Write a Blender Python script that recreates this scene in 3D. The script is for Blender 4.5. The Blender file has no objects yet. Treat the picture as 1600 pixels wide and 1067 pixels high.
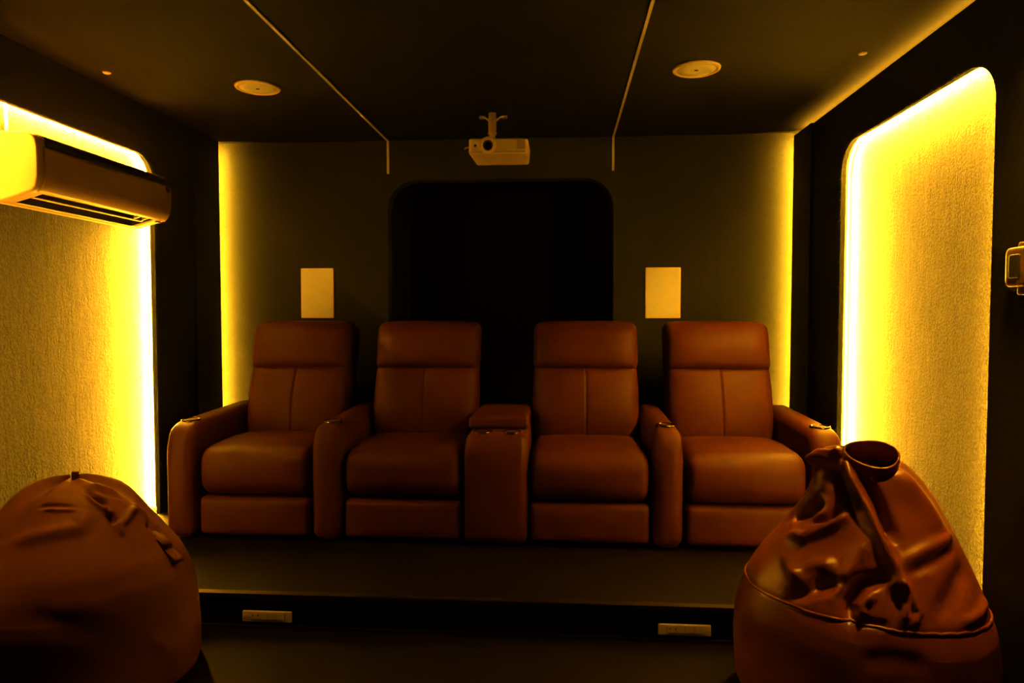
import bpy, bmesh, math, random
import numpy as np
from mathutils import Vector, Matrix
PI = math.pi
random.seed(4)
S = bpy.context.scene
COL = S.collection

# ------------------------------------------------------------------ materials
def nodes(name):
    m = bpy.data.materials.new(name); m.use_nodes = True
    nt = m.node_tree
    return m, nt, nt.nodes['Principled BSDF']

def mat(name, col, rough=.5, metal=0., spec=.5):
    m, nt, b = nodes(name)
    b.inputs['Base Color'].default_value = (*col, 1)
    b.inputs['Roughness'].default_value = rough
    b.inputs['Metallic'].default_value = metal
    b.inputs['Specular IOR Level'].default_value = spec
    return m

def tex(nt, scale, vec=(1, 1, 1), detail=4, rough=.6):
    tc = nt.nodes.new('ShaderNodeTexCoord'); mp = nt.nodes.new('ShaderNodeMapping')
    mp.inputs['Scale'].default_value = vec
    n = nt.nodes.new('ShaderNodeTexNoise')
    n.inputs['Scale'].default_value = scale; n.inputs['Detail'].default_value = detail
    n.inputs['Roughness'].default_value = rough
    nt.links.new(tc.outputs['Object'], mp.inputs['Vector']); nt.links.new(mp.outputs['Vector'], n.inputs['Vector'])
    return n

def mth(nt, op, a, b):
    n = nt.nodes.new('ShaderNodeMath'); n.operation = op
    for i, v in enumerate((a, b)):
        if isinstance(v, (int, float)): n.inputs[i].default_value = v
        else: nt.links.new(v, n.inputs[i])
    return n.outputs[0]

def ramp_col(nt, fac, c0, c1, p0=.3, p1=.7):
    r = nt.nodes.new('ShaderNodeValToRGB')
    r.color_ramp.elements[0].position = p0; r.color_ramp.elements[0].color = (*c0, 1)
    r.color_ramp.elements[1].position = p1; r.color_ramp.elements[1].color = (*c1, 1)
    nt.links.new(fac, r.inputs['Fac'])
    return r.outputs['Color']

def felt(name, c0, c1, bump, dist, big=1.0, fine=230, p0=.3, p1=.7):
    m, nt, b = nodes(name)
    f = tex(nt, fine, (1, 1, .8), 3, .7)
    w = tex(nt, 42, (1, 1, .22), 4, .6)
    p = tex(nt, 9, (1, 1, .6), 3)
    nt.links.new(ramp_col(nt, f.outputs['Fac'], c0, c1, p0, p1), b.inputs['Base Color'])
    h = mth(nt, 'ADD', mth(nt, 'MULTIPLY', f.outputs['Fac'], 1.0), mth(nt, 'MULTIPLY', w.outputs['Fac'], .7 * big))
    h = mth(nt, 'ADD', h, mth(nt, 'MULTIPLY', p.outputs['Fac'], 1.2 * big))
    bp = nt.nodes.new('ShaderNodeBump'); bp.inputs['Strength'].default_value = bump; bp.inputs['Distance'].default_value = dist
    nt.links.new(h, bp.inputs['Height']); nt.links.new(bp.outputs['Normal'], b.inputs['Normal'])
    b.inputs['Roughness'].default_value = .95; b.inputs['Specular IOR Level'].default_value = .08
    return m

def leather(name, c0, c1, rough=.50, bump=.25, spec=.11):
    m, nt, b = nodes(name)
    v = nt.nodes.new('ShaderNodeTexVoronoi'); v.inputs['Scale'].default_value = 420
    tc = nt.nodes.new('ShaderNodeTexCoord'); nt.links.new(tc.outputs['Object'], v.inputs['Vector'])
    n = tex(nt, 9, (1, 1, 1), 5)
    n2 = tex(nt, 55, (1, 1, 1), 3)
    nt.links.new(ramp_col(nt, n.outputs['Fac'], c0, c1), b.inputs['Base Color'])
    h = mth(nt, 'ADD', mth(nt, 'MULTIPLY', v.outputs['Distance'], .35), mth(nt, 'MULTIPLY', n2.outputs['Fac'], .8))
    bp = nt.nodes.new('ShaderNodeBump'); bp.inputs['Strength'].default_value = bump; bp.inputs['Distance'].default_value = .003
    nt.links.new(h, bp.inputs['Height']); nt.links.new(bp.outputs['Normal'], b.inputs['Normal'])
    b.inputs['Roughness'].default_value = rough; b.inputs['Specular IOR Level'].default_value = spec
    return m

def wood(name, c0, c1):
    m, nt, b = nodes(name)
    n = tex(nt, 14, (.35, 5, 5), 6)
    nt.links.new(ramp_col(nt, n.outputs['Fac'], c0, c1), b.inputs['Base Color'])
    b.inputs['Roughness'].default_value = .7; b.inputs['Specular IOR Level'].default_value = .06
    return m

LED = (1.0, .40, .012)
def emit(name, strength, col=LED):
    m = bpy.data.materials.new(name); m.use_nodes = True; nt = m.node_tree
    nt.nodes.remove(nt.nodes['Principled BSDF'])
    e = nt.nodes.new('ShaderNodeEmission'); e.inputs['Color'].default_value = (*col, 1); e.inputs['Strength'].default_value = strength
    nt.links.new(e.outputs[0], nt.nodes['Material Output'].inputs['Surface'])
    return m

K = 1.0
M = dict(
    fibre=mat('felt_fibre', (.06, .062, .05), .9, 0, .1),
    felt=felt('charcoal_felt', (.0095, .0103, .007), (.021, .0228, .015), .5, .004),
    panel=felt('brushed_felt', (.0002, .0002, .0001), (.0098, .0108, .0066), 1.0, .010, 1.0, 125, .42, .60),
    ceil=felt('black_felt', (.0032, .0031, .0025), (.0065, .0063, .005), .4, .003),
    black=felt('dead_black_felt', (.0003, .0003, .0003), (.0006, .0006, .0006), .2, .002),
    floor=wood('dark_floor', (.0008, .0004, .0003), (.0026, .0012, .0008)),
    plat=wood('dark_platform', (.0011, .0005, .0003), (.0036, .0016, .001)),
    leather=leather('tan_leather', (.037, .0074, .0014), (.052, .0112, .0021)),
    bag=leather('bag_leather', (.125, .029, .006), (.165, .039, .008), .38, .10, .5),
    bag2=leather('bag_leather_brown', (.066, .0215, .005), (.088, .029, .007), .55, .10, .06),
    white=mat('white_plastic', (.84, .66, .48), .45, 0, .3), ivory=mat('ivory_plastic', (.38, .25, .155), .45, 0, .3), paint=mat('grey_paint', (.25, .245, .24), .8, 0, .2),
    grille=mat('white_grille', (.70, .69, .62), .7, 0, .2),
    prof=mat('pale_profile', (.55, .52, .48), .5),
    dark=mat('dark_plastic', (.012, .011, .010), .45),
    mark=mat('grey_print', (.05, .02, .02), .6), box=mat('brown_plastic', (.13, .075, .04), .28),
    vent=mat('vent_grey', (.22, .18, .14), .6),
    glass=mat('lens_glass', (.004, .004, .005), .05, 0, .8),
    metal=mat('brushed_metal', (.60, .58, .55), .32, 1),
    chrome=mat('dark_chrome', (.07, .06, .05), .22, 1),
    nosing=mat('bronze_nosing', (.045, .036, .028), .45, 1),
    thread=mat('dark_thread', (.06, .018, .008), .7),
    steel=mat('grey_plate', (.55, .50, .44), .45),
    strip=emit('led_main', 150000 * K), strip_top=emit('led_main_top', 80000 * K), strip_near=emit('led_main_near', 75000 * K), strip_dim=emit('led_main_dim', 30000 * K), strip_side=emit('led_sleeve', 760 * K), side_top=emit('led_sleeve_top', 1900 * K), side_near=emit('led_sleeve_near', 260 * K),
    corner=emit('led_corner', 2500 * K), cove=emit('led_cove', 560 * K), down=emit('fill_downlight_glow', 4600 * K),
)

# ------------------------------------------------------------------ helpers
def link(name, me, parent=None, loc=None):
    o = bpy.data.objects.new(name, me); COL.objects.link(o)
    if parent is not None: o.parent = parent
    if loc is not None: o.location = loc
    return o

def mesh(name, vs, fs, m, parent=None, smooth=True, mi=None, loc=None):
    me = bpy.data.meshes.new(name); me.from_pydata([tuple(v) for v in vs], [], fs)
    for mm in (m if isinstance(m, (list, tuple)) else [m]): me.materials.append(mm)
    for i, p in enumerate(me.polygons):
        p.use_smooth = smooth
        if mi: p.material_index = mi[i]
    me.validate(); me.update()
    return link(name, me, parent, loc)

class MB:
    def __init__(s): s.v = []; s.f = []; s.mi = []
    def add(s, vs, fs, mi=0):
        b = len(s.v); s.v += [tuple(v) for v in vs]; s.f += [tuple(i + b for i in f) for f in fs]; s.mi += [mi] * len(fs)
        return s
    def box(s, x0, x1, y0, y1, z0, z1, mi=0):
        vs = [(x, y, z) for x in (x0, x1) for y in (y0, y1) for z in (z0, z1)]
        return s.add(vs, [(0, 1, 3, 2), (4, 6, 7, 5), (0, 4, 5, 1), (2, 3, 7, 6), (0, 2, 6, 4), (1, 5, 7, 3)], mi)
    def build(s, name, m, parent=None, smooth=False, loc=None):
        return mesh(name, s.v, s.f, m, parent, smooth, s.mi, loc)

def tag(o, label=None, cat=None, group=None, kind=None):
    if label: o['label'] = label
    if cat: o['category'] = cat
    if group: o['group'] = group
    if kind: o['kind'] = kind
    return o

def empty(name, loc=(0, 0, 0), label=None, cat=None, group=None):
    o = bpy.data.objects.new(name, None); COL.objects.link(o); o.location = loc; o.empty_display_size = .1
    return tag(o, label, cat, group)

def axis(s, r, n, extra=()):
    h = s / 2; r = min(r, h * .999)
    k = 5
    ends = [r * (1 - math.cos(i / k * PI / 2)) for i in range(k + 1)]
    inner = [-h + r + (2 * h - 2 * r) * i / n for i in range(1, n)]
    a = [-h + e for e in ends] + inner + [h - e for e in reversed(ends)] + [e for e in extra if abs(e) < h - r]
    a = sorted(set(round(x, 6) for x in a))
    return a

def rbox(s, r, n=6, deform=None, c=(0, 0, 0), extra=((), (), ())):
    """rounded box as a grid shell; deform(p, u) moves each vertex (u = position in -1..1)"""
    nn = n if isinstance(n, (tuple, list)) else (n, n, n)
    rr = r if isinstance(r, (tuple, list)) else (r, r, r)
    ax = [axis(s[i], rr[i], nn[i], extra[i]) for i in range(3)]
    idx = {}; vs = []; fs = []
    h = [q / 2 for q in s]
    def vert(p):
        key = tuple(round(x, 6) for x in p)
        if key in idx: return idx[key]
        q = [max(-h[i] + rr[i], min(h[i] - rr[i], p[i])) for i in range(3)]
        d = [(p[i] - q[i]) / rr[i] for i in range(3)]
        l = math.sqrt(sum(x * x for x in d))
        # cube-shell point to rounded point
        if l > 1e-9: o = [q[i] + d[i] / l * rr[i] for i in range(3)]
        else: o = list(p)
        u = [o[i] / h[i] for i in range(3)]
        if deform: o = deform(list(o), u)
        idx[key] = len(vs); vs.append((o[0] + c[0], o[1] + c[1], o[2] + c[2]))
        return idx[key]
    for d in range(3):
        a, b = [(1, 2), (2, 0), (0, 1)][d]
        for sgn in (-1, 1):
            for i in range(len(ax[a]) - 1):
                for j in range(len(ax[b]) - 1):
                    quad = []
                    for (ii, jj) in ((i, j), (i + 1, j), (i + 1, j + 1), (i, j + 1)):
                        p = [0, 0, 0]; p[d] = sgn * h[d]; p[a] = ax[a][ii]; p[b] = ax[b][jj]
                        quad.append(vert(p))
                    fs.append(tuple(quad if sgn > 0 else reversed(quad)))
    return vs, fs

def lathe(prof, n=32, axis_m=None, cap=True):
    """profile [(r, z)] round Z"""
    vs = []; fs = []
    for r, z in prof:
        for k in range(n):
            a = 2 * PI * k / n; vs.append(Vector((r * math.cos(a), r * math.sin(a), z)))
    for i in range(len(prof) - 1):
        for k in range(n):
            k2 = (k + 1) % n
            fs.append((i * n + k, i * n + k2, (i + 1) * n + k2, (i + 1) * n + k))
    if cap and prof[0][0] > 1e-6: fs.append(tuple(reversed(range(n))))
    if cap and prof[-1][0] > 1e-6: fs.append(tuple(range((len(prof) - 1) * n, len(prof) * n)))
    if axis_m is not None: vs = [axis_m @ v for v in vs]
    return vs, fs

def tube(pts, r, n=8, closed=False):
    pts = [Vector(p) for p in pts]; vs = []; fs = []; N = len(pts)
    up = None
    for i, p in enumerate(pts):
        if closed: t = pts[(i + 1) % N] - pts[i - 1]
        else: t = pts[min(i + 1, N - 1)] - pts[max(i - 1, 0)]
        t.normalize()
        if up is None: up = t.orthogonal().normalized()
        up = (up - t * up.dot(t)).normalized(); sd = t.cross(up)
        for k in range(n):
            a = 2 * PI * k / n; vs.append(p + (up * math.cos(a) + sd * math.sin(a)) * r)
    for i in range(N if closed else N - 1):
        j = (i + 1) % N
        for k in range(n):
            k2 = (k + 1) % n; fs.append((i * n + k, i * n + k2, j * n + k2, j * n + k))
    if not closed: fs += [tuple(reversed(range(n))), tuple(range((N - 1) * n, N * n))]
    return vs, fs

def ribbon(pts, wdir, w, t):
    """flat band swept along pts, width along wdir, thickness t"""
    pts = [Vector(p) for p in pts]; wd = Vector(wdir).normalized(); vs = []; fs = []; N = len(pts)
    for i, p in enumerate(pts):
        tg = (pts[min(i + 1, N - 1)] - pts[max(i - 1, 0)]).normalized()
        nr = tg.cross(wd).normalized()
        for a, b in ((-1, -1), (1, -1), (1, 1), (-1, 1)): vs.append(p + wd * (a * w / 2) + nr * (b * t / 2))
    for i in range(N - 1):
        for k in range(4):
            k2 = (k + 1) % 4; fs.append((i * 4 + k, i * 4 + k2, (i + 1) * 4 + k2, (i + 1) * 4 + k))
    fs += [(3, 2, 1, 0), tuple(range((N - 1) * 4, N * 4))]
    return vs, fs

def prism(outline, plane, a0, a1):
    """extrude a closed 2-D outline; plane 'yz' extrudes along X, 'xz' along Y"""
    n = len(outline)
    f = (lambda u, v, a: (a, u, v)) if plane == 'yz' else (lambda u, v, a: (u, a, v))
    vs = [f(u, v, a0) for u, v in outline] + [f(u, v, a1) for u, v in outline]
    fs = [tuple(range(n)), tuple(reversed(range(n, 2 * n)))]
    fs += [(i, i + n, (i + 1) % n + n, (i + 1) % n) for i in range(n)]
    return vs, fs

def fix(o):
    bm = bmesh.new(); bm.from_mesh(o.data); bmesh.ops.recalc_face_normals(bm, faces=bm.faces); bm.to_mesh(o.data); bm.free()
    return o

def arch(u0, u1, v0, v1, r, n=12):
    """path up one side, over two rounded corners and down the other (u0 -> u1)"""
    p = [(u0, v0)]
    p += [(u0 + r - r * math.cos(a), v1 - r + r * math.sin(a)) for a in [i / n * PI / 2 for i in range(n + 1)]]
    p += [(u1 - r + r * math.sin(a), v1 - r + r * math.cos(a)) for a in [i / n * PI / 2 for i in range(n + 1)]]
    return p + [(u1, v0)]

# ------------------------------------------------------------------ the room
XL, XR = -2.166, 1.377          # faces of the side panels
YB, YF = 4.30, -1.9             # back wall, wall behind the camera
ZC, ZP = 2.29, .13              # ceiling, platform top
TB = .02                        # board thickness
CAV = .050                      # cavity between board and wall
N0, N1, NT, NR = 2.337, 3.555, 2.036, .145   # the lit niches
PY = 2.55                       # platform front

def structure(name, mb, m, smooth=False, parent=None):
    o = fix(mb.build(name, m, parent, smooth))
    if parent is None: o['kind'] = 'structure'
    return o

WL, WR = XL - TB - CAV, XR + TB + CAV
structure('floor', MB().box(WL - .1, WR + .1, YF - .1, YB + .9, -.10, 0), M['floor'])
structure('ceiling', MB().box(WL - .1, WR + .1, YF - .1, YB + .9, ZC, ZC + .1), M['ceil'])
structure('wall_front', MB().box(WL - .1, WR + .1, YF - .1, YF, 0, ZC), M['paint'])

def side(name, xw, sgn, top):
    """sgn = +1 right wall, -1 left wall; xw = face of the board"""
    xb = xw + sgn * TB; xp = xb + sgn * CAV
    mb = MB(); mb.box(min(xp, xp + sgn * .1), max(xp, xp + sgn * .1), YF, YB + .1, 0, ZC)
    # battens round the niche, added behind the boards to stop light leaking sideways
    for y in (N0 - .085, N1 + .065): mb.box(min(xb, xp), max(xb, xp), y, y + .02, 0, NT + .085)
    mb.box(min(xb, xp), max(xb, xp), N0 - .085, N1 + .085, NT + .065, NT + .085)
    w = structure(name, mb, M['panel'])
    out = [(YF, 0), (YF, top), (3.944, top), (3.944, 0)] + list(reversed(arch(N0, N1, 0, NT, NR)))
    vs, fs = prism(out, 'yz', xw, xb)
    structure('front_panel', MB().add(vs, fs), M['felt'], False, w)
    e = MB().box(min(xw - sgn * .015, xb), max(xw - sgn * .015, xb), 3.950, YB - .065, 0, top)
    structure('end_panel', e, M['felt'], False, w)
    return w
def fibres(xw, sgn, parent):
    """short loose felt hairs standing off the cut edge of the board"""
    rnd = random.Random(7); vs = []; fs = []
    path = arch(N0, N1, .2, NT, NR)
    seg = []
    for a_, b_ in zip(path, path[1:]): seg.append((math.dist(a_, b_), a_, b_))
    tot = sum(q[0] for q in seg)
    for k in range(1500):
        d = rnd.random() * tot
        for l, a_, b_ in seg:
            if d <= l: break
            d -= l
        t_ = min(1, d / l); y = a_[0] + (b_[0] - a_[0]) * t_; z = a_[1] + (b_[1] - a_[1]) * t_
        tx, tz = (b_[0] - a_[0]) / l, (b_[1] - a_[1]) / l
        nx, nz = -tz, tx                         # away from the opening
        L_ = .006 + .016 * rnd.random() ** 2; w_ = .00035
        out = rnd.uniform(-.5, 1.0); al_ = rnd.uniform(-.9, .9)
        p0 = Vector((xw, y, z)); d1 = Vector((-sgn * rnd.uniform(.4, 1.2), nx * out + tx * al_, nz * out + tz * al_)).normalized()
        d2 = (d1 + Vector((0, rnd.uniform(-.8, .8), rnd.uniform(-.8, .8)))).normalized()
        sd = d1.cross(Vector((1, .3, .2))).normalized() * w_
        m1 = p0 + d1 * L_ * .5; e1 = m1 + d2 * L_ * .5
        b0 = len(vs); vs += [p0 - sd, p0 + sd, m1 + sd * .8, m1 - sd * .8, e1]
        fs += [(b0, b0 + 1, b0 + 2, b0 + 3), (b0 + 3, b0 + 2, b0 + 4)]
    o = mesh('felt_fibres', vs, fs, M['fibre'], parent); o['kind'] = 'stuff'
wl = side('wall_left', XL, -1, ZC)
wr = side('wall_right', XR, 1, ZC - .0325)

fibres(XL, -1, wl); fibres(XR, 1, wr)
# back wall with the dark round-cornered alcove
ax0, ax1, at, ar = -1.092, .316, 2.044, .185
outb = [(WL, 0), (WL, ZC), (WR, ZC), (WR, 0)] + list(reversed(arch(ax0, ax1, 0, at, ar)))
vs, fs = prism(outb, 'xz', YB, YB + .10)
wb = structure('wall_back', MB().add(vs, fs), M['felt'])
al = MB().box(ax0 - .05, ax1 + .05, YB + .70, YB + .74, 0, 2.2).box(ax0 - .05, ax0 - .01, YB + .1, YB + .70, 0, 2.2)
al.box(ax1 + .01, ax1 + .05, YB + .1, YB + .70, 0, 2.2).box(ax0 - .05, ax1 + .05, YB + .1, YB + .70, 2.2, 2.24)
structure('alcove_lining', al, M['black'], False, wb)

# raised platform under the seats
pl = MB().box(XL, XR, PY, YB, 0, ZP)
structure('platform', pl, M['plat'])
t = MB().box(XL, XR, PY - .012, PY + .02, ZP - .004, ZP + .004).box(XL, XR, PY - .012, PY - .004, ZP - .016, ZP - .004)
structure('trim_1', t, M['nosing'])
t = MB().box(XL, XR, PY - .014, PY, 0, .010)
structure('trim_2', t, M['nosing'])
# slim pale profiles running along the ceiling and down the back wall to the alcove
for k, x in ((3, -1.088), (4, .309)):
    t = MB().box(x - .006, x + .006, -1.5, YB, ZC - .006, ZC + .002).box(x - .007, x + .007, YB - .007, YB + .002, 2.084, ZC - .004)
    structure('trim_%d' % k, t, M['prof'])

# ------------------------------------------------------------------ LED strips
def strip(name, path, xw, sgn, label, group=None):
    """path (y, z) list; a thin sleeve fixed to the back of the board, bright side to the wall"""
    x0 = xw + sgn * (TB + .016); x1 = x0 + sgn * .010
    n = len(path); P = [Vector(p) for p in path]
    inn, out = [], []
    for i in range(n):
        t_ = (P[min(i + 1, n - 1)] - P[max(i - 1, 0)]).normalized(); nr = Vector((t_.y, -t_.x))   # towards the niche
        inn.append(P[i] + nr * .006); out.append(P[i] - nr * .006)
    vs, fs, mi = [], [], []
    for i in range(n):
        vs += [(x0, *inn[i]), (x1, *inn[i]), (x1, *out[i]), (x0, *out[i])]
    for i in range(n - 1):
        a, b = i * 4, i * 4 + 4
        fs += [(a, b, b + 1, a + 1), (a + 1, b + 1, b + 2, a + 2), (a + 2, b + 2, b + 3, a + 3), (a + 3, b + 3, b, a)]
        ym = (path[i][0] + path[i + 1][0]) / 2
        q_ = 0 if ym > N1 - .02 else (2 if ym < N0 + .02 else 1)
        mi += [(1, 5, 6)[q_], (0, 3, 4)[q_], 2, 2]
    o = mesh(name, vs, fs, [M['strip'], M['strip_side'], M['white'], M['strip_top'], M['strip_near' if sgn > 0 else 'strip_dim'], M['side_top'], M['side_near']], None, False, mi)
    fix(o)
    return tag(o, label, 'LED strip', group)
off = .021
def dens(path, step=.22):
    r = [path[0]]
    for a, b in zip(path, path[1:]):
        l = math.dist(a, b); k = max(1, int(l / step))
        r += [(a[0] + (b[0] - a[0]) * i / k, a[1] + (b[1] - a[1]) * i / k) for i in range(1, k + 1)]
    return r
pth = dens(arch(N0 - off, N1 + off, .16, NT + off, NR + off))
strip('led_strip', pth, XL, -1, 'glowing yellow strip round the lit niche behind the air conditioner')
strip('led_strip', pth, XR, 1, 'glowing yellow strip round the tall lit niche in the right wall')
for x, sgn, lab in ((XL, -1, 'hidden yellow strip lighting the back left corner'), (XR, 1, 'hidden yellow strip lighting the back right corner')):
    cx, cy, q = x + sgn * .030, YB - .070, .0036
    p0, p1 = (cx - sgn * -q, cy + q), (cx + sgn * -q, cy - q)     # front edge, turned 45 degrees to the back wall
    bx, by = sgn * .004, -.004
    o = MB()
    z0, z1 = ZP + .01, ZC - .04
    o.add([(*p0, z0), (*p1, z0), (*p1, z1), (*p0, z1)], [(0, 1, 2, 3)], 0)
    v = [(p0[0], p0[1]), (p1[0], p1[1]), (p1[0] + bx, p1[1] + by), (p0[0] + bx, p0[1] + by)]
    o.add([(a_, b_, z0) for a_, b_ in v] + [(a_, b_, z1) for a_, b_ in v], [(1, 2, 6, 5), (2, 3, 7, 6), (3, 0, 4, 7), (0, 1, 2, 3), (4, 5, 6, 7)], 1)
    tag(o.build('led_strip', [M['corner'], M['white']]), lab, 'LED strip')
xa, xb = XR + .026, XR + .034
o = MB().box(xa, xb, -1.5, 4.20, ZC - .041, ZC - .0355, 1)
o.add([(xa, -1.5, ZC - .035), (xb, -1.5, ZC - .035), (xb, 4.20, ZC - .035), (xa, 4.20, ZC - .035)], [(0, 1, 2, 3)], 0)
tag(o.build('led_strip', [M['cove'], M['white']]), 'dim yellow strip glowing onto the ceiling along the right wall', 'LED strip')

# ------------------------------------------------------------------ recliners
LE = M['leather']
def bump1(u, p=2): return max(0., 1 - abs(u) ** p)

def cushion_seat(w, root):
    def d(p, u):
        q = bump1(u[0], 4) * bump1(u[1], 2)
        if u[2] > 0: p[2] += .022 * q * u[2] - .012 * max(0, u[1])
        if u[1] < 0: p[1] -= .018 * bump1(u[0], 4) * bump1(u[2], 2) * -u[1]
        if u[2] < 0 and u[1] < 0: p[1] += .020 * (u[2] ** 2) * -u[1]
        return p
    vs, fs = rbox((w, .60, .235), (.045, .075, .075), (10, 10, 6), d, (0, .315, .322))
    return mesh('seat_cushion', vs, fs, LE, root)

def footrest(w, root):
    def d(p, u):
        if u[1] < 0: p[1] -= .012 * bump1(u[0], 6) * bump1(u[2], 4) * -u[1]
        return p
    vs, fs = rbox((w, .10, .185), (.03, .03, .025), (8, 2, 6), d, (0, .072, .113))
    o = mesh('footrest', vs, fs, LE, root)
    return o

LEAN = math.tan(math.radians(15))
def backrest(w, root):
    h = .43
    def d(p, u):
        q = bump1(u[0], 4) * bump1(u[2], 2)
        k = .5 - .5 * u[2]                        # 1 at the bottom
        p[0] *= 1 + .035 * math.sin(PI * min(1, max(0, k * 1.05))) - .05 * max(0, k - .75) / .25
        if u[1] < 0:
            p[1] -= .050 * q * -u[1]
            p[1] += .0075 * math.exp(-(p[0] / .006) ** 2) * -u[1] * (1 if abs(u[2]) < .97 else 0)
        p[1] += (p[2] + h / 2) * LEAN
        return p
    vs, fs = rbox((w, .17, h), (.05, .06, .05), (10, 3, 12), d, (0, .575, .415 + h / 2 - .03), ((-.016, -.010, -.006, -.003, 0, .003, .006, .010, .016), (), ()))
    return mesh('backrest', vs, fs, LE, root)

def headrest(w, root):
    h = .262; zb = .770; y0 = .575 + (zb - .385) * LEAN
    def d(p, u):
        k = .5 - .5 * u[2]
        q = bump1(u[0], 6) * bump1(u[2], 2)
        if u[1] < 0: p[1] -= (.042 * q + .018 * bump1(u[0], 6) * bump1(k * 2 - 1.25, 2)) * -u[1]
        p[2] += .008 * bump1(u[0], 4) * max(0, u[2]) - .006 * max(0, u[2]) * abs(u[0]) ** 6
        p[1] += (p[2] + h / 2) * LEAN
        return p
    vs, fs = rbox((w, .17, h), (.035, .055, .05), (10, 3, 8), d, (0, y0, zb + h / 2))
    return mesh('headrest', vs, fs, LE, root)

def backshell(w, root):
    h = .90
    def d(p, u):
        p[1] += (p[2] + h / 2) * LEAN
        return p
    vs, fs = rbox((w - .012, .11, h), (.03, .03, .03), (4, 3, 6), d, (0, .635, .10 + h / 2))
    return mesh('back_shell', vs, fs, LE, root)

def cup(parent, x, y, z, tilt=0.):
    mb = MB()
    mt = Matrix.Translation((x, y, z)) @ Matrix.Rotation(tilt, 4, 'X')
    vs, fs = lathe([(.0, .0012), (.034, .0012), (.0365, .003), (.038, .0055), (.041, .007), (.044, .0055), (.0455, .001), (.0455, -.006), (.0, -.006)], 36, mt)
    o = mesh('cup_holder', vs, fs, M['chrome'], parent)
    v2, f2 = lathe([(.0, .0022), (.034, .0022)], 32, mt)
    mesh('cup_well', v2, f2, M['dark'], o)
    return o

def armrest(x, w, root, outer=0):
    H = .545; L = .80
    def top(yf): return .565 + .030 * yf           # yf 0 front, 1 back
    def d(p, u):
        yf = (u[1] + 1) / 2
        f = (p[2] + H / 2) / H
        p[2] = -H / 2 + f * (H + .022 * yf + .010)
        # rounded nose: the front edge falls away near the top
        n = max(0., f - .72) / .28
        p[1] += .050 * n * n * max(0, -u[1])
        # the upper edges roll over
        p[0] *= 1 - .10 * n * n * (1 if outer == 0 or u[0] * outer > 0 else .2)
        p[1] -= .010 * bump1(2 * f - 1, 2) * max(0, -u[1]) * bump1(u[0], 2)
        return p
    vs, fs = rbox((w - .006, L, H), (.050, .060, .060), (4, 12, 8), d, (x, L / 2, H / 2 + .004))
    o = mesh('armrest', vs, fs, LE, root)
    cup(o, x, .125, .5585, math.radians(1.4))
    return o

YS = 3.132
def recliner(xc, w, arms, label):
    root = empty('recliner', (xc, YS, ZP), label, 'recliner chair', 'row of leather recliners on the platform')
    cushion_seat(w - .008, root); footrest(w - .012, root); backrest(w - .012, root); headrest(w + .004, root); backshell(w - .02, root)
    vs, fs = rbox((w - .06, .52, .19), .01, 2, None, (0, .38, .098))
    mesh('base', vs, fs, M['dark'], root)
    for x0, x1, outer in arms: armrest((x0 + x1) / 2 - xc, x1 - x0, root, outer)
    return root
recliner(-1.4585, .557, [(-1.895, -1.737, -1)], 'brown leather recliner at the left end of the row, nearest the air conditioner')
recliner(-.742, .572, [(-1.18, -1.028, 0)], 'brown leather recliner just left of the centre console')
recliner(.1285, .563, [(.41, .557, 0)], 'brown leather recliner just right of the centre console')
recliner(.8335, .553, [(1.11, 1.262, 1)], 'brown leather recliner at the right end, partly behind the right bean bag')

# console between the middle seats
root = empty('console', (-.3045, YS, ZP), 'wide brown leather console with raised lid between the two middle recliners', 'console')
H, L = .520, .80
def dcon(p, u):
    f = (p[2] + H / 2) / H; n = max(0., f - .74) / .26
    p[1] += .045 * n * n * max(0, -u[1]); p[0] *= (1 - .045 * n * n) * (1 - .09 * max(0, u[1]))
    p[1] -= .012 * bump1(2 * f - 1, 2) * max(0, -u[1]) * bump1(u[0], 2)
    return p
vs, fs = rbox((.298, L, H), (.035, .06, .05), (6, 10, 8), dcon, (0, L / 2, H / 2 + .004))
mesh('console_body', vs, fs, LE, root)
def dlid(p, u):
    p[2] += .006 * bump1(u[0]) * bump1(u[1]) * max(0, u[2]); p[0] *= 1 - .09 * max(0, u[1]); return p
vs, fs = rbox((.292, .50, .062), (.022, .022, .022), 6, dlid, (0, .42, .552))
mesh('console_lid', vs, fs, LE, root)
for x in (-.068, .068): cup(root, x, .110, .5205)

# ------------------------------------------------------------------ bean bags
RR = [(0.790, 0.905, 0.004), (0.787, 0.905, 0.05), (0.778, 0.912, 0.090), (0.762, 0.920, 0.120), (0.734, 0.935, 0.139), (0.654, 0.958, 0.179), (0.594, 0.952, 0.217), (0.533, 0.947, 0.251), (0.473, 0.935, 0.288), (0.411, 0.926, 0.321), (0.382, 0.924, 0.334), (0.289, 0.923, 0.366), (0.188, 0.927, 0.377), (0.051, 0.931, 0.371), (0.022, 0.93, 0.355), (0.004, 0.93, 0.33)]
LL = [(0.653, -1.649, 0.004), (0.65, -1.649, 0.051), (0.638, -1.649, 0.101), (0.611, -1.639, 0.162), (0.562, -1.637, 0.211), (0.518, -1.639, 0.251), (0.474, -1.641, 0.295), (0.408, -1.65, 0.358), (0.342, -1.662, 0.396), (0.253, -1.677, 0.426), (0.098, -1.684, 0.439), (0.03, -1.685, 0.439), (0.004, -1.686, 0.43)]
YCB = 2.2
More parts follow.
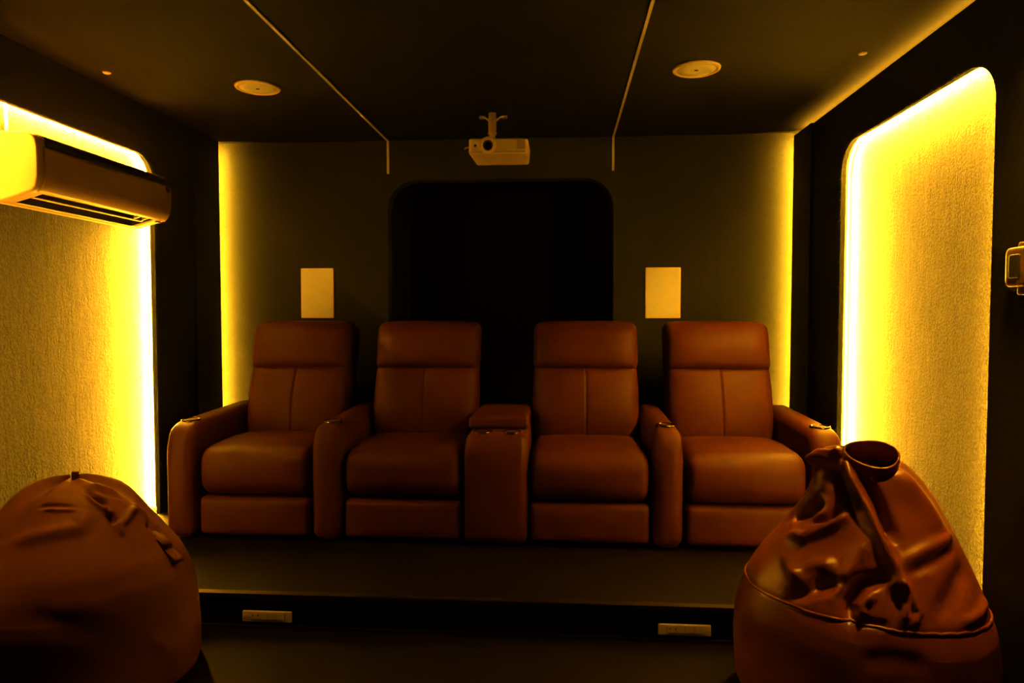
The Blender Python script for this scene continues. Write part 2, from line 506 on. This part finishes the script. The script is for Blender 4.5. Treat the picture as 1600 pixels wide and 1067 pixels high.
def bag_rows(rows):
    r = np.array(sorted(rows)); zz = np.linspace(r[0, 0], r[-1, 0], 400)
    xc = np.interp(zz, r[:, 0], r[:, 1]); a = np.interp(zz, r[:, 0], r[:, 2])
    k = np.hanning(45); k /= k.sum()
    def sm(v):
        p = np.concatenate([np.full(22, v[0]), v, np.full(22, v[-1])]); s = np.convolve(p, k, 'valid')
        t_ = np.clip((len(v) - 1 - np.arange(len(v))) / 30., 0, 1); return s * t_ + v * (1 - t_)
    return zz, sm(xc), sm(a)

BY = [.92]
def bag_base(tab, th, z):
    zz, xc, a = tab
    c = np.interp(z, zz, xc); r = np.interp(z, zz, a)
    return np.stack([c + r * np.cos(th), YCB + BY[0] * r * np.sin(th), z + 0 * th], -1)

def seg_dist(P, pts):
    """distance of the points P to a polyline, and position along it (0..1)"""
    best = np.full(len(P), 9.); par = np.zeros(len(P)); n = len(pts) - 1
    for i in range(n):
        a, b = pts[i], pts[i + 1]; ab = b - a
        t = np.clip(((P - a) @ ab) / (ab @ ab + 1e-12), 0, 1)
        d = np.linalg.norm(P - (a + t[:, None] * ab), axis=1)
        m = d < best; best[m] = d[m]; par[m] = ((i + t) / n)[m]
    return best, par

def bag_mesh(rows, strokes, seedphase, waves, nth=300, nt=240):
    tab = bag_rows(rows); zz, xc, a = tab
    # even spacing along the profile
    s = np.concatenate([[0], np.cumsum(np.hypot(np.diff(zz), np.diff(a)))])
    zt = np.interp(np.linspace(0, s[-1], nt), s, zz)
    TH, ZT = np.meshgrid(np.linspace(0, 2 * PI, nth, endpoint=False), zt)
    th, z = TH.ravel(), ZT.ravel()
    P = bag_base(tab, th, z)
    G = P.reshape(nt, nth, 3)
    du = np.roll(G, -1, 1) - np.roll(G, 1, 1); dv = np.gradient(G, axis=0)
    Nn = np.cross(du, dv).reshape(-1, 3); Nn /= np.linalg.norm(Nn, axis=1)[:, None] + 1e-9
    disp = np.zeros(len(P))
    for (pts, amp, w, taper) in strokes:
        q = np.array([bag_base(tab, np.array(math.radians(t_)), np.array(z_)) for t_, z_ in pts])
        d, par = seg_dist(P, q)
        e = np.minimum(1, np.minimum(par, 1 - par) / .25 + .15) if taper else 1.
        disp += amp * np.exp(-(d / w) ** 2) * e
    for (k, ph, az, amp, z0, z1) in waves:     # soft pleats gathered towards the top
        win = np.clip((z - z0) / (z1 - z0), 0, 1)
        disp += amp * win * np.sin(k * th + ph + az * z)
    P = P + Nn * disp[:, None]
    P[:, 2] = np.maximum(P[:, 2], .002)
    return tab, P, nt, nth

def bag_object(name, rows, strokes, ph, waves, m, label):
    tab, P, nt, nth = bag_mesh(rows, strokes, ph, waves)
    zc = float(tab[1][0])
    org = Vector((zc, YCB, 0))
    root = empty('bean_bag', org, label, 'bean bag')
    P = P - np.array(org)
    vs = [tuple(p) for p in P]; fs = []
    for i in range(nt - 1):
        for k in range(nth):
            k2 = (k + 1) % nth; fs.append((i * nth + k, i * nth + k2, (i + 1) * nth + k2, (i + 1) * nth + k))
    fs.append(tuple(reversed(range(nth)))); fs.append(tuple(range((nt - 1) * nth, nt * nth)))
    o = mesh('cover', vs, fs, m, root)
    return root, o, tab, P.reshape(nt, nth, 3), org

def surf(tab, G, org, strokes_fn=None): pass

def on_bag(G, th_deg, z, off=0.):
    """point on the finished bag surface nearest (angle, height)"""
    nt, nth, _ = G.shape
    k = int(round((th_deg % 360) / 360 * nth)) % nth
    c = G[:, k, :]; i = int(np.argmin(np.abs(c[:, 2] - z)))
    p = Vector(c[i]); r = Vector((p.x, p.y, 0)).normalized()
    return p + r * off

sR = [
    ([(182, .748), (200, .764), (216, .772)], .044, .016, 0),
    ([(278, .782), (292, .782)], -.085, .046, 0),
    ([(190, 0.810), (228, 0.779), (236, 0.723), (247, 0.640), (257, 0.569), (264, 0.510), (267, 0.473)], .036, .020, 0),
    ([(243, 0.771), (250, 0.715), (256, 0.660), (262, 0.605), (266, 0.561)], -.046, .018, 1),
    ([(205, 0.737), (228, 0.688), (240, 0.617)], -.034, .020, 1),
    ([(180, 0.578), (192, 0.613), (199, 0.656)], -.055, .026, 1),
    ([(193, 0.530), (207, 0.541), (225, 0.601), (236, 0.645)], .024, .018, 1),
    ([(195, 0.572), (215, 0.605), (228, 0.654)], -.022, .014, 1),
    ([(217, 0.392), (229, 0.440), (242, 0.468)], -.026, .018, 1),
    ([(212, 0.423), (222, 0.486), (234, 0.498)], .016, .022, 1),
    ([(246, 0.363), (245, 0.419), (249, 0.466), (262, 0.491)], -.044, .018, 1),
    ([(246, .375), (255, .373), (262, .375)], -.010, .011, 1),
    ([(251, 0.383), (250, 0.415), (256, 0.447)], .020, .014, 1),
    ([(268, 0.372), (271, 0.427), (269, 0.479)], .020, .011, 1),
    ([(271, 0.473), (276, 0.404), (272, 0.367)], .014, .009, 1),
    ([(268, 0.514), (282, 0.546), (306, 0.569), (318, 0.583)], .010, .018, 1),
    ([(271, 0.491), (290, 0.517), (312, 0.539)], -.008, .014, 1),
    ([(285, 0.385), (300, 0.451), (318, 0.495)], -.016, .03, 1),
    ([(330, 0.396), (312, 0.380), (296, 0.369)], .012, .016, 1),
    ([(236, 0.429), (243, 0.500), (249, 0.581)], .018, .022, 1),
    ([(201, 0.482), (216, 0.446), (228, 0.412)], .018, .02, 1),
    ([(300, 0.759), (300, 0.649), (305, 0.583)], .012, .03, 1),
    ([(120, 0.759), (110, 0.539), (100, 0.407)], .03, .03, 1), ([(60, 0.759), (50, 0.539), (40, 0.407)], -.03, .03, 1), ([(160, 0.737), (150, 0.539), (145, 0.407)], -.03, .03, 1),
    ([(261, 0.345), (259, 0.143), (258, 0.010)], -.004, .003, 0), ([(141, 0.345), (141, 0.010)], -.004, .003, 0), ([(21, 0.345), (21, 0.010)], -.004, .003, 0),
    ([(261, 0.363), (264, 0.439), (267, 0.482)], -.004, .003, 0), ([(210, 0.396), (209, 0.530), (213, 0.573)], -.004, .003, 0),
    ([(a, .3575 + .020 * math.cos(math.radians(a - 180))) for a in range(0, 361, 10)], -.002, .008, 0),
    ([(250, 0.275), (262, 0.291), (280, 0.275)], -.010, .03, 1), ([(282, 0.165), (300, 0.099), (310, 0.010)], -.01, .03, 1),
]
root, cov, tab, G, org = bag_object('r', RR, sR, 0, [(7, 1.0, 3, .006, .38, .70), (3, 2.0, 5, .006, 0, .33)], M['bag'],
                                    'brown leather bean bag at right, in front of the tall lit niche')
ringp = [on_bag(G, a, .3575 + .020 * math.cos(math.radians(a - 180)), .001) for a in range(0, 360, 3)]
vs, fs = tube(ringp, .0045, 8, True); mesh('piping', vs, fs, M['bag'], root)

def loop_band(c, ax, up, ra, rb, depth, th, tilt=0., n=44, dent=.0):
    """open elliptic collar of leather; ax = direction of the opening"""
    ax = Vector(ax).normalized(); up = Vector(up); up = (up - ax * up.dot(ax)).normalized(); sd = ax.cross(up)
    vs = []; fs = []; rings = []
    prof = [(-depth / 2, 0), (-depth / 4, .004), (0, .006), (depth / 4, .005), (depth / 2 - .004, .002), (depth / 2, -th / 2), (depth / 2 - .004, -th), (0, -th), (-depth / 2, -th)]
    for dz, dr in prof:
        for k in range(n):
            a = 2 * PI * k / n
            wob = 1 + dent * math.cos(2 * a + .8) + dent * .6 * math.cos(3 * a)
            vs.append(Vector(c) + ax * (dz + .012 * math.sin(a) * (dz > 0)) + sd * ((ra * wob + dr) * math.cos(a)) + up * ((rb * wob + dr) * math.sin(a)))
    m_ = len(prof)
    for i in range(m_):
        j = (i + 1) % m_
        for k in range(n):
            k2 = (k + 1) % n; fs.append((i * n + k, i * n + k2, j * n + k2, j * n + k))
    return vs, fs
# gathered collar at the top, open towards the room
vs, fs = loop_band(Vector((.920, 2.125, .763)) - org, (-.06, -.60, .80), (.30, .6, .50), .069, .048, .090, .005, 0, 48, .10)
fix(mesh('top_collar', vs, fs, M['bag'], root))

sL = [
    ([(317, 0.623), (319, 0.605), (324, 0.582), (329, 0.561)], .012, .008, 1),
    ([(321, 0.633), (325, 0.605), (330, 0.583)], -.020, .010, 1),
    ([(328, 0.554), (329, 0.541)], -.022, .011, 0),
    ([(323, 0.614), (326, 0.600)], -.020, .009, 0),
    ([(331, 0.539), (331, 0.522), (330, 0.490)], .012, .010, 1),
    ([(270, 0.589), (285, 0.587), (302, 0.584)], .006, .006, 1), ([(262, 0.596), (282, 0.598), (299, 0.594)], -.008, .007, 1),
    ([(335, 0.638), (345, 0.624), (355, 0.607)], .010, .009, 1), ([(330, 0.630), (337, 0.614), (350, 0.594)], -.010, .009, 1),
    ([(332, 0.518), (345, 0.547), (357, 0.559)], .014, .014, 1),
    ([(250, 0.495), (282, 0.528), (303, 0.538), (312, 0.585)], .012, .025, 1),
    ([(355, 0.511), (360, 0.490), (366, 0.471)], -.016, .02, 1),
    ([(0, 0.561), (5, 0.539)], .010, .02, 0),
    ([(326, 0.539), (324, 0.490), (322, 0.374), (320, 0.010)], -.005, .0035, 0), ([(80, 0.605), (80, 0.010)], -.005, .0035, 0), ([(200, 0.605), (200, 0.010)], -.005, .0035, 0),
    ([(280, 0.341), (300, 0.275), (320, 0.242)], -.006, .04, 1), ([(330, 0.209), (345, 0.121), (350, 0.010)], .012, .03, 1), ([(250, 0.209), (260, 0.099)], .01, .04, 1),
]
BY[0] = .80
root, cov, tab, G, org = bag_object('l', LL, sL, 1, [(5, .4, 4, .008, .30, .62), (3, 1.0, 5, .008, 0, .42)], M['bag2'],
                                    'brown leather bean bag at left, under the air conditioner')
# little tab on the crown and the carrying strap on its right side
vs, fs = rbox((.024, .010, .034), (.003, .003, .003), 2, None, Vector((-1.628, 2.19, .664)) - org)
mesh('pull_tab', vs, fs, M['bag2'], root)
b = on_bag(G, 359, .478, -.004); e = on_bag(G, 356, .383, -.004)
pts = []
for i in range(25):
    t_ = i / 24
    o_ = .052 * math.sin(PI * t_) + .018 * math.sin(3 * PI * t_)
    pts.append(b.lerp(e, t_) + Vector((o_ * .95, -o_ * .5, 0)))
vs, fs = ribbon(pts, (.45, .9, .0), .030, .004)
mesh('carry_strap', vs, fs, M['bag2'], root)

# ------------------------------------------------------------------ air conditioner on the left wall
AY0, AY1 = 2.535, 3.432
XW = WL                                   # the felt wall behind the niche
root = empty('air_conditioner', (XW, (AY0 + AY1) / 2, 1.645), 'white wall-mounted split air conditioner over the left lit niche', 'air conditioner')
rc = Vector(root.location)
def extr(prof, y0, y1, r=.012, n=4, inset=.010):
    """profile (o, z) closed, swept along Y with softly rounded ends"""
    c = np.array(prof); cen = c.mean(0)
    vs = []; fs = []; N = len(prof); rings = []
    ys = [(y0 + r * (1 - math.sin(a)), 1 - inset / .12 * (1 - math.cos(a)) ) for a in [PI / 2 * (1 - i / n) for i in range(n + 1)]]
    ys = [(y0 + r * (1 - math.cos(i / n * PI / 2)), inset * (1 - math.sin(i / n * PI / 2))) for i in range(n + 1)]
    ring = ys + [(y1 - (y - y0), q) for y, q in reversed(ys)]
    for y, q in ring:
        for p in c:
            d = p - cen; l = np.linalg.norm(d); pp = cen + d * (1 - q / l)
            vs.append((pp[0], y, pp[1]))
    R_ = len(ring)
    for i in range(R_ - 1):
        for k in range(N):
            k2 = (k + 1) % N; fs.append((i * N + k, i * N + k2, (i + 1) * N + k2, (i + 1) * N + k))
    fs += [tuple(range(N)), tuple(reversed(range((R_ - 1) * N, R_ * N)))]
    return vs, fs
def rel(vs): return [(v[0], v[1] - rc.y, v[2]) for v in vs]
def body_prof(k):
    A, B, C, D = (.203, .0365), (.192, .078), (.086, .060), (.083, .0035)
    l = lambda t, P: (A[0] + (D[0] - A[0]) * t + (P[0] - A[0] - (D[0] - A[0]) * t) * k, A[1] + (D[1] - A[1]) * t + (P[1] - A[1] - (D[1] - A[1]) * t) * k)
    return [(.004, .268), (.13, .270), (.175, .266), (.205, .255), (.222, .238), (.230, .21), (.232, .15), (.230, .09), (.220, .055), A, l(.1, B), l(.9, C), D, (.06, .002), (.004, .004)]
S0, S1 = AY0 + .066, AY1 - .098          # ends of the air outlet
rings = []
for i in range(5): rings.append((AY0 + .014 * (1 - math.cos(i / 4 * PI / 2)), 0, .010 * (1 - math.sin(i / 4 * PI / 2))))
far = [(AY1 - (y - AY0), 0, q) for y, _, q in reversed(rings)]
rings += [(S0, 0, 0), (S0 + .0005, 1, 0), (S1 - .0005, 1, 0), (S1, 0, 0)] + far
vs, fs = [], []
for y, k, q in rings:
    c = np.array(body_prof(k)); cen = c.mean(0)
    for p in c:
        d = p - cen; l = np.linalg.norm(d); pp = cen + d * (1 - q / l); vs.append((pp[0], y, pp[1]))
N = 15
for i in range(len(rings) - 1):
    for k in range(N): fs.append((i * N + k, i * N + (k + 1) % N, (i + 1) * N + (k + 1) % N, (i + 1) * N + k))
fs += [tuple(range(N)), tuple(reversed(range((len(rings) - 1) * N, len(rings) * N)))]
o = fix(mesh('body', rel(vs), fs, M['ivory'], root, False))
for p in o.data.polygons: p.use_smooth = len(p.vertices) == 4 and p.area < .25 and abs(p.normal.y) < .95
# front fascia: a curved skin standing just proud of the body
fp = [(.2385, .210), (.2405, .195), (.2415, .15), (.2395, .10), (.232, .068), (.217, .045), (.203, .034)]
inner = [(o - .012, z - (.0 if z > .06 else -.006)) for o, z in reversed(fp)]
vs, fs = extr(fp + inner, AY0 + .030, AY1 - .004, .008, 3, .003)
o = fix(mesh('front_fascia', rel(vs), fs, M['ivory'], root))
# dark air intake along the top front edge
tp = [(.150, .2715), (.180, .2685), (.209, .2585), (.2275, .2415), (.2375, .2120), (.228, .212), (.20, .25), (.15, .264)]
vs, fs = extr(tp, AY0 + .045, AY1 - .010, .002, 2, .0005)
fix(mesh('intake_grille', rel(vs), fs, M['dark'], root))
# outlet slot below with louvres and fins
sp = [(.2015, .0360), (.1900, .0760), (.0880, .0582), (.0850, .0042)]
e = .002
vs = [(o_, S0 + e, z) for o_, z in sp] + [(o_, S1 - e, z) for o_, z in sp]
fs = [(0, 1, 5, 4), (1, 2, 6, 5), (2, 3, 7, 6), (0, 3, 2, 1), (4, 5, 6, 7)]
sl = mesh('outlet_slot', rel(vs), fs, M['dark'], root, False)
lp = [(.150, .0255), (.137, .0220), (.136, .0250), (.149, .0285)]
vs, fs = extr(lp, S0 + .004, S1 - .004, .001, 1, 0); fix(mesh('louvre', rel(vs), fs, M['ivory'], sl))
for y in (AY1 - .20, AY1 - .135):
    mb = MB().box(.165, .198, y - .003, y + .003, .034, .060)
    mb.v = [(x, y_ - rc.y, z + (x - .198) * .27) for x, y_, z in mb.v]
    fix(mb.build('fin', M['ivory'], sl))
vs, fs = rbox((.018, .030, .006), .002, 2, None, (.193, AY1 - .045 - rc.y, .0275))
mesh('receiver_window', vs, fs, M['dark'], root)
# round energy sticker with small print under it
mt = Matrix.Translation((.2405, 3.397 - rc.y, .196)) @ Matrix.Rotation(PI / 2 - .05, 4, 'Y')
vs, fs = lathe([(0, .0016), (.0185, .0016), (.019, .0)], 28, mt); mesh('rating_sticker', vs, fs, M['mark'], root)
mb = MB()
for k in range(4): mb.box(.2405, .2424, 3.388 - rc.y, 3.388 - rc.y + (.016 if k != 2 else .010), .158 - k * .011, .163 - k * .011)
mb.build('small_print', M['vent'], root)
# power cable rising behind it
vs, fs = tube([(XW + .006, 2.66, 1.905), (XW + .006, 2.658, 1.97), (XW + .006, 2.652, 2.06), (XW + .006, 2.652, 2.09)], .006, 8)
tag(mesh('cable', vs, fs, M['white']), 'short white cable running up the lit felt above the air conditioner', 'cable')

# ------------------------------------------------------------------ projector and its mount
PX, PYY, PZ = -.330, 3.58, 2.032        # front face left/right centre, front, underside
root = empty('projector', (PX, PYY, PZ), 'white ceiling-hung projector with round lens above the dark alcove', 'projector')
def dpr(p, u):
    if u[1] < 0: p[1] += .018 * max(0, u[0] - .55) ** 2 / .2      # right front corner sweeps back
    p[0] *= 1 - .05 * (1 - (u[2] + 1) / 2) * (u[1] + 1) / 2
    return p
vs, fs = rbox((.308, .285, .084), (.016, .020, .012), (10, 8, 4), dpr, (0, .1425, .042))
mesh('body', vs, fs, M['white'], root)
mt = Matrix.Translation((-.053, 0, .044)) @ Matrix.Rotation(PI / 2, 4, 'X')
vs, fs = lathe([(.045, -.03), (.0445, .006), (.041, .012), (.034, .014), (.028, .010), (.0255, .004), (.0255, -.03)], 40, mt); o = fix(mesh('lens_ring', vs, fs, M['white'], root))
vs, fs = lathe([(.0265, -.004), (.0262, .0075), (.0225, .0085), (.020, .003), (.020, -.004)], 36, mt); mesh('lens_barrel', vs, fs, M['dark'], o)
vs, fs = lathe([(.0205, .001), (.016, .0045), (.010, .0065), (.004, .0075), (.0003, .0077)], 32, mt); mesh('lens', vs, fs, M['glass'], o)
mt = Matrix.Translation((-.119, -.0005, .044)) @ Matrix.Rotation(PI / 2, 4, 'X')
vs, fs = lathe([(.0065, -.004), (.0065, .001), (.0003, .002)], 20, mt); mesh('sensor', vs, fs, M['dark'], root)
mb = MB()
mb.box(.095, .138, -.0022, .004, .026, .074, 0)
for k in range(7): mb.box(.0955 + k * .0062, .0985 + k * .0062, -.0042, .002, .028, .073, 1)
mb.v = [(x, y + (.018 * max(0, x / .154 - .55) ** 2 / .2), z) for x, y, z in mb.v]
mb.build('vent_grille', [M['vent'], M['white']], root)
MB().box(-.076, -.018, .050, .058, -.002, .002).build('underside_rib', M['white'], root)
MB().box(-.070, -.014, .225, .233, -.002, .002).build('underside_rib', M['white'], root)
mb = MB().box(-.154, .140, -.0012, .004, .0095, .0115)
mb.build('body_seam', M['vent'], root)

mx = -.378; my = 3.76
root = empty('projector_mount', (mx, my, ZC), 'small white bracket holding the projector to the ceiling', 'bracket')
vs, fs = lathe([(.0, 0), (.021, 0), (.021, -.10), (.0235, -.104), (.0235, -.112), (.017, -.116), (.017, -.165), (.0, -.165)], 28)
fix(mesh('pole', vs, fs, M['white'], root))
vs, fs = rbox((.05, .06, .012), .003, 2, None, (0, 0, -.168)); mesh('base_plate', vs, fs, M['white'], root)
for sx in (-1, 1):
    p = [(sx * .012, 0, -.045), (sx * .026, .01, -.030), (sx * .042, .03, -.012), (sx * .058, .045, -.008)]
    vs, fs = ribbon(p, (0, 1, 0), .030, .006); o = fix(mesh('arm', vs, fs, M['steel'], root))
    vs, fs = rbox((.034, .030, .012), .003, 2, None, (sx * .060, .05, -.006)); mesh('foot', vs, fs, M['steel'], o)
pts = [(-.20, 3.70, 2.118), (-.235, 3.69, 2.121), (-.265, 3.70, 2.119), (-.30, 3.74, 2.1185)]
vs, fs = tube(pts, .004, 8); tag(mesh('cable', vs, fs, M['white']), 'short pale cable lying on top of the projector', 'cable')
vs, fs = tube([(-.484, 3.66, 2.088), (-.505, 3.67, 2.088), (-.520, 3.70, 2.090)], .004, 8)
tag(mesh('cable', vs, fs, M['prof']), 'thin cable plug sticking out of the left side of the projector', 'cable')

# ------------------------------------------------------------------ speakers
for x, y, lab in ((-1.452, 3.250, 'round white ceiling speaker on the left, nearer the air conditioner'), (.588, 3.145, 'round white ceiling speaker on the right of the projector')):
    root = empty('ceiling_speaker', (x, y, ZC), lab, 'speaker', 'round ceiling speakers')
    vs, fs = lathe([(.084, -.0055), (.088, -.009), (.097, -.009), (.103, -.006), (.105, 0), (.0, 0)], 56); fix(mesh('rim', vs, fs, M['white'], root))
    vs, fs = lathe([(.0, -.0075), (.05, -.007), (.0845, -.0055), (.0845, 0.), (.0, 0.)], 56); o = fix(mesh('grille', vs, fs, M['grille'], root))
    vs, fs = rbox((.016, .010, .003), .001, 1, None, (0, 0, -.0085)); mesh('badge', vs, fs, M['mark'], o)
for x0, x1, z0, z1, lab in ((-1.654, -1.442, 1.182, 1.498, 'flat white wall speaker on the back wall left of the dark alcove'), (.509, .722, 1.182, 1.493, 'flat white wall speaker on the back wall right of the dark alcove')):
    root = empty('wall_speaker', ((x0 + x1) / 2, YB, z0), lab, 'speaker', 'flat wall speakers')
    w, h = x1 - x0, z1 - z0
    vs, fs = rbox((w, .012, h), (.006, .004, .006), 3, None, (0, -.005, h / 2)); mesh('frame', vs, fs, M['white'], root)
    vs, fs = rbox((w - .012, .008, h - .012), (.004, .003, .004), 3, None, (0, -.0085, h / 2)); mesh('grille', vs, fs, M['grille'], root)

# added downlights, out of view, that brighten the tops of the bean bags
for x, y, lab in ((-1.58, 2.03, 'added cylinder downlight, out of view, brightening the left bean bag'), (1.16, 1.88, 'added cylinder downlight, out of view, brightening the right bean bag')):
    root = empty('fill_downlight', (x, y, ZC), lab, 'added fill light', 'added fill lights over the bean bags')
    vs, fs = lathe([(.050, -.012), (.050, -.080), (.053, -.082), (.056, -.080), (.056, 0)], 40, None, False); fix(mesh('housing', vs, fs, M['dark'], root))
    vs, fs = lathe([(.0, -.012), (.0495, -.012)], 40); mesh('diffuser', vs, fs, M['down'], root)

# small round fittings in the ceiling
for x, y, lab in ((-2.036, 3.002, 'tiny pale round ceiling fitting near the left wall'), (1.241, 3.010, 'tiny round ceiling fitting near the right wall')):
    vs, fs = lathe([(.0, -.007), (.008, -.007), (.016, -.004), (.018, 0), (.0, 0)], 24)
    o = fix(mesh('ceiling_sensor', vs, fs, M['white'] if x < 0 else M['vent'], None, loc=(x, y, ZC))); tag(o, lab, 'ceiling fitting')

# ------------------------------------------------------------------ sockets in the platform riser
for x0, x1, lab in ((-1.227, -1.032, 'long white socket plate on the step at left, beside the left bean bag'), (.358, .550, 'long white socket plate on the step at right, beside the right bean bag')):
    zc_ = .0445; w = x1 - x0
    root = empty('socket_plate', ((x0 + x1) / 2, PY, zc_), lab, 'wall socket', 'socket plates on the step')
    vs, fs = rbox((w, .010, .041), (.003, .003, .003), 2, None, (0, -.0045, 0)); mesh('plate', vs, fs, M['steel'], root)
    vs, fs = rbox((w * .70, .006, .028), (.002, .002, .002), 2, None, (.002, -.0085, .004)); o = mesh('module_frame', vs, fs, M['vent'], root)
    mb = MB()
    n = 4; mw = w * .70 / n
    for k in range(n): mb.box(-w * .35 + .003 + k * mw, -w * .35 + .002 + (k + 1) * mw - .001, -.0125, -.010, -.0085, .0165)
    mb.build('module', M['steel'], root)
    mb = MB()
    for cx in (-.053, -.033): mb.add(*lathe([(.0028, -.001), (.0028, .0032), (.0, .0032)], 12, Matrix.Translation((cx, -.0105, .006)) @ Matrix.Rotation(PI / 2, 4, 'X')))
    mb.build('socket_hole', M['dark'], root)

# ------------------------------------------------------------------ control box on the right wall
root = empty('control_box', (XR, 2.165, 1.345), 'small plastic control box on the right wall at the edge of the picture', 'control box')
vs, fs = rbox((.016, .070, .158), (.004, .006, .010), 3, None, (-.008, -.016, .0)); mesh('back_plate', vs, fs, M['box'], root)
vs, fs = rbox((.022, .100, .118), (.008, .018, .022), 4, None, (-.026, -.002, .004)); o = mesh('cover', vs, fs, M['box'], root)
vs, fs = rbox((.006, .050, .07), (.002, .008, .008), 3, None, (-.038, -.004, .006)); mesh('button_panel', vs, fs, M['dark'], o)

# ------------------------------------------------------------------ camera, world, view
cam = bpy.data.cameras.new('camera'); co = bpy.data.objects.new('camera', cam); COL.objects.link(co)
cam.sensor_fit = 'HORIZONTAL'; cam.sensor_width = 36; cam.lens = 36 * 1080 / 1600; cam.clip_start = .05
co.location = (0, 0, 1.21)
yaw = math.atan(78 / 1080); pitch = math.atan(43.5 / 1080 * math.cos(yaw))
co.rotation_euler = (PI / 2 - pitch, 0, yaw)
S.camera = co
w = bpy.data.worlds.new('world'); S.world = w; w.use_nodes = True
w.node_tree.nodes['Background'].inputs['Color'].default_value = (0, 0, 0, 1)
S.view_settings.view_transform = 'Standard'; S.view_settings.look = 'None'
S.view_settings.exposure = 0.0; S.view_settings.gamma = 1; S.view_settings.use_curve_mapping = False
S.cycles.use_denoising = True
S.cycles.max_bounces = 8; S.cycles.diffuse_bounces = 5
S.cycles.sample_clamp_indirect = 40
